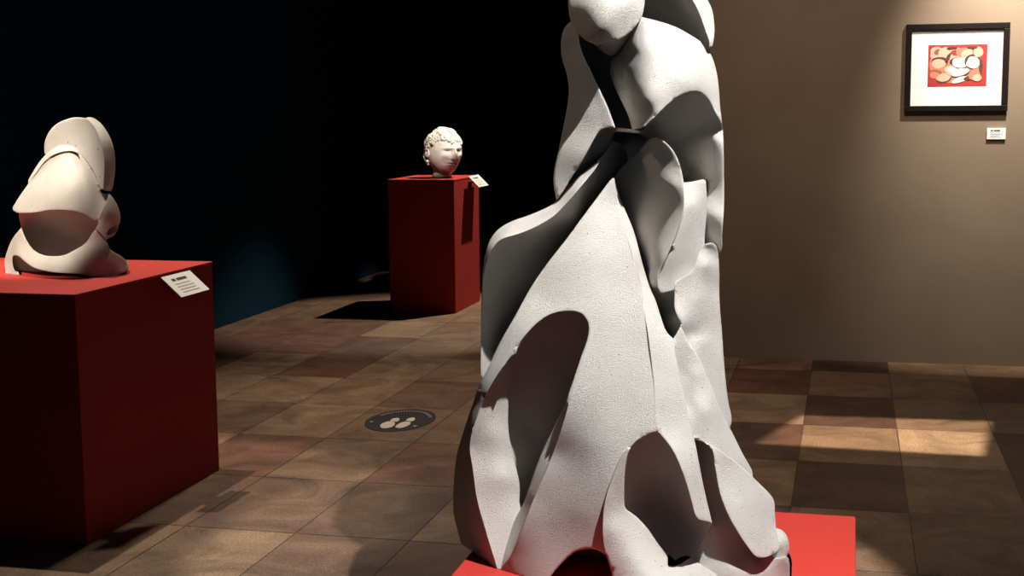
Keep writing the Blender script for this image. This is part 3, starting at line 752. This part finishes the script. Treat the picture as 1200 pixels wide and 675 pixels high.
# 0 red, 1 cream, 2 salmon, 3 dark, 4 white
for u, v, a, b, r_, mi in ((.46,.5,.44,.44,0,2),(.12,.18,.10,.14,.3,1),(.16,.17,.06,.07,.5,5),(.28,.20,.10,.15,0,1),(.20,.42,.15,.13,-.3,3),(.19,.45,.13,.11,-.3,1),
    (.13,.70,.12,.12,.2,5),(.12,.72,.09,.08,.2,2),(.28,.82,.14,.08,-.5,3),(.27,.78,.13,.09,-.5,1),(.46,.24,.14,.16,.1,1),(.47,.20,.08,.07,.1,0),(.62,.20,.14,.14,.3,2),
    (.66,.24,.10,.12,.5,1),(.53,.44,.15,.12,.4,3),(.54,.43,.14,.11,.4,4),(.76,.42,.13,.17,0,3),(.77,.43,.115,.15,0,4),(.85,.18,.08,.12,0,1),(.40,.62,.13,.10,.6,1),
    (.42,.60,.10,.06,.6,4),(.56,.68,.16,.09,-.3,3),(.55,.66,.15,.08,-.3,4),(.55,.84,.16,.06,-.35,4),(.70,.80,.09,.05,-.4,3),(.80,.72,.11,.13,.2,2),(.84,.80,.08,.08,0,1),
    (.90,.55,.03,.18,0,3),(.34,.30,.03,.12,.4,3),(.40,.08,.10,.03,0,3),(.74,.07,.10,.03,.1,3)):
    ell(u, v, a, b, r_, mi)
AM = [mat('art_red', (.36, .02, .02), .8), mat('art_cream', (.58, .36, .26), .8), mat('art_salmon', (.50, .17, .11), .8),
      mat('art_dark', (.07, .03, .02), .8), mat('art_white', (.70, .60, .54), .8), mat('art_brown', (.24, .09, .04), .8)]
link('artwork', bm, AM, t)
lx0, lz1 = wallpt(1156.5, 150); lx1, lz0 = wallpt(1178, 163)
t = empty('caption_card', ((lx0+lx1)/2, WALL_Y-.0135, (lz0+lz1)/2)); tag(t, 'small white caption card on the taupe wall below the framed picture', 'label')
t.rotation_euler = (math.radians(90), 0, 0)
w_, h_ = lx1-lx0, lz1-lz0
bm = bmesh.new(); box(bm, -w_/2, w_/2, -h_/2, h_/2, -.013, 0); link('card', bm, MT['card'], t)
bm = bmesh.new(); text_lines(bm, w_, h_, .0006, 8); link('print', bm, [MT['ink'], MT['grey']], t)

# ------------------------------------------------------------------ floor sticker with shoe prints
sc_ = at_z(469.5, 492.5)
t = empty('floor_sticker', (sc_[0], sc_[1], 0), math.radians(0)); tag(t, 'round black floor sticker with two white shoe prints', 'sticker')
STK = 1.5
bm = bmesh.new(); prism(bm, [(.170*math.cos(a), .262*math.sin(a)) for a in [i*math.tau/64 for i in range(64)]], .0005, .002); link('disc', bm, MT['black'], t)
def shoe(blobs):
    """sole and heel outlines of one print, in metres from the sticker's centre"""
    bm = bmesh.new()
    for b in blobs:
        q = []
        for x, y in catmull(b, 12):
            p = at_z(420+x/12, 470+y/12); q.append((p[0]-sc_[0], p[1]-sc_[1]))
        prism(bm, q[::-1], .0021, .0032)
    return bm
link('shoe_print', shoe((((305,355),(340,320),(420,293),(490,298),(515,318),(480,365),(400,388),(330,385)), ((450,285),(485,255),(560,245),(580,265),(545,296),(495,292)))), MT['shoe'], t)
link('shoe_print', shoe((((520,370),(560,332),(620,304),(690,296),(735,312),(700,350),(620,380),(550,385)), ((668,283),(705,252),(780,240),(798,262),(750,293),(705,287)))), MT['shoe'], t)
bm = bmesh.new()
for k in range(26):                                    # tiny print round the edge
    a = math.radians(25+k*5.2); r1, r2 = .135, .150
    for da in (0,):
        vs = [bm.verts.new((r*math.cos(b), STK*r*math.sin(b), .0022)) for r, b in ((r1, a), (r2, a), (r2, a+.035), (r1, a+.035))]
        bm.faces.new(vs)
link('rim_print', bm, MT['grey'], t)
for a in (math.radians(200), math.radians(325)):
    bm = bmesh.new(); prism(bm, [(.14*math.cos(a)+.010*math.cos(b), STK*.14*math.sin(a)+.013*math.sin(b)) for b in [i*math.tau/12 for i in range(12)]], .0021, .003)
    link('dot', bm, MT['grey'], t)

# ------------------------------------------------------------------ framing spotlight that throws the squared patch of light
def framing_spot(loc, quad, watts, col):
    Lx, Ly, Lz = loc; zp = Lz-.25
    k = .25/Lz
    q = [(Lx+(x-Lx)*k, Ly+(y-Ly)*k) for x, y in quad]        # opening in the shutter plate
    t = empty('framing_spotlight', (Lx, Ly, CEIL)); tag(t, 'ceiling spotlight with squared shutters above the right floor', 'lamp')
    o = spot('framing_lamp', loc, (sum(p[0] for p in quad)/4, sum(p[1] for p in quad)/4, 0), watts, 70, .1, col, .002)
    bm = bmesh.new(); cx_ = sum(p[0] for p in q)/4; cy_ = sum(p[1] for p in q)/4
    h = .36; outer = [(cx_-h, cy_-h), (cx_+h, cy_-h), (cx_+h, cy_+h), (cx_-h, cy_+h)]
    V1 = [[bm.verts.new((x-Lx, y-Ly, z-CEIL)) for x, y in ring] for ring in (outer, q) for z in (zp,)]
    V2 = [[bm.verts.new((x-Lx, y-Ly, z-CEIL)) for x, y in ring] for ring in (outer, q) for z in (zp-.004,)]
    for i in range(4):
        j = (i+1) % 4
        bm.faces.new((V1[0][i], V1[0][j], V1[1][j], V1[1][i])); bm.faces.new((V2[0][i], V2[0][j], V2[1][j], V2[1][i]))
        bm.faces.new((V1[0][i], V1[0][j], V2[0][j], V2[0][i])); bm.faces.new((V1[1][i], V1[1][j], V2[1][j], V2[1][i]))
    link('shutter_plate', bm, MT['black'], t)
    bm = bmesh.new(); x0, x1, y0, y1 = cx_-h-Lx, cx_+h-Lx, cy_-h-Ly, cy_+h-Ly
    for a in ((x0-.004, x0, y0, y1), (x1, x1+.004, y0, y1), (x0, x1, y0-.004, y0), (x0, x1, y1, y1+.004)):
        box(bm, *a, zp-CEIL, 0)
    link('housing', bm, MT['black'], t)
framing_spot((.75, 5.1, 4.5), ((-.42, 6.46), (.60, 6.42), (.71, 7.18), (-.22, 7.14)), 2300, (1, .86, .66))
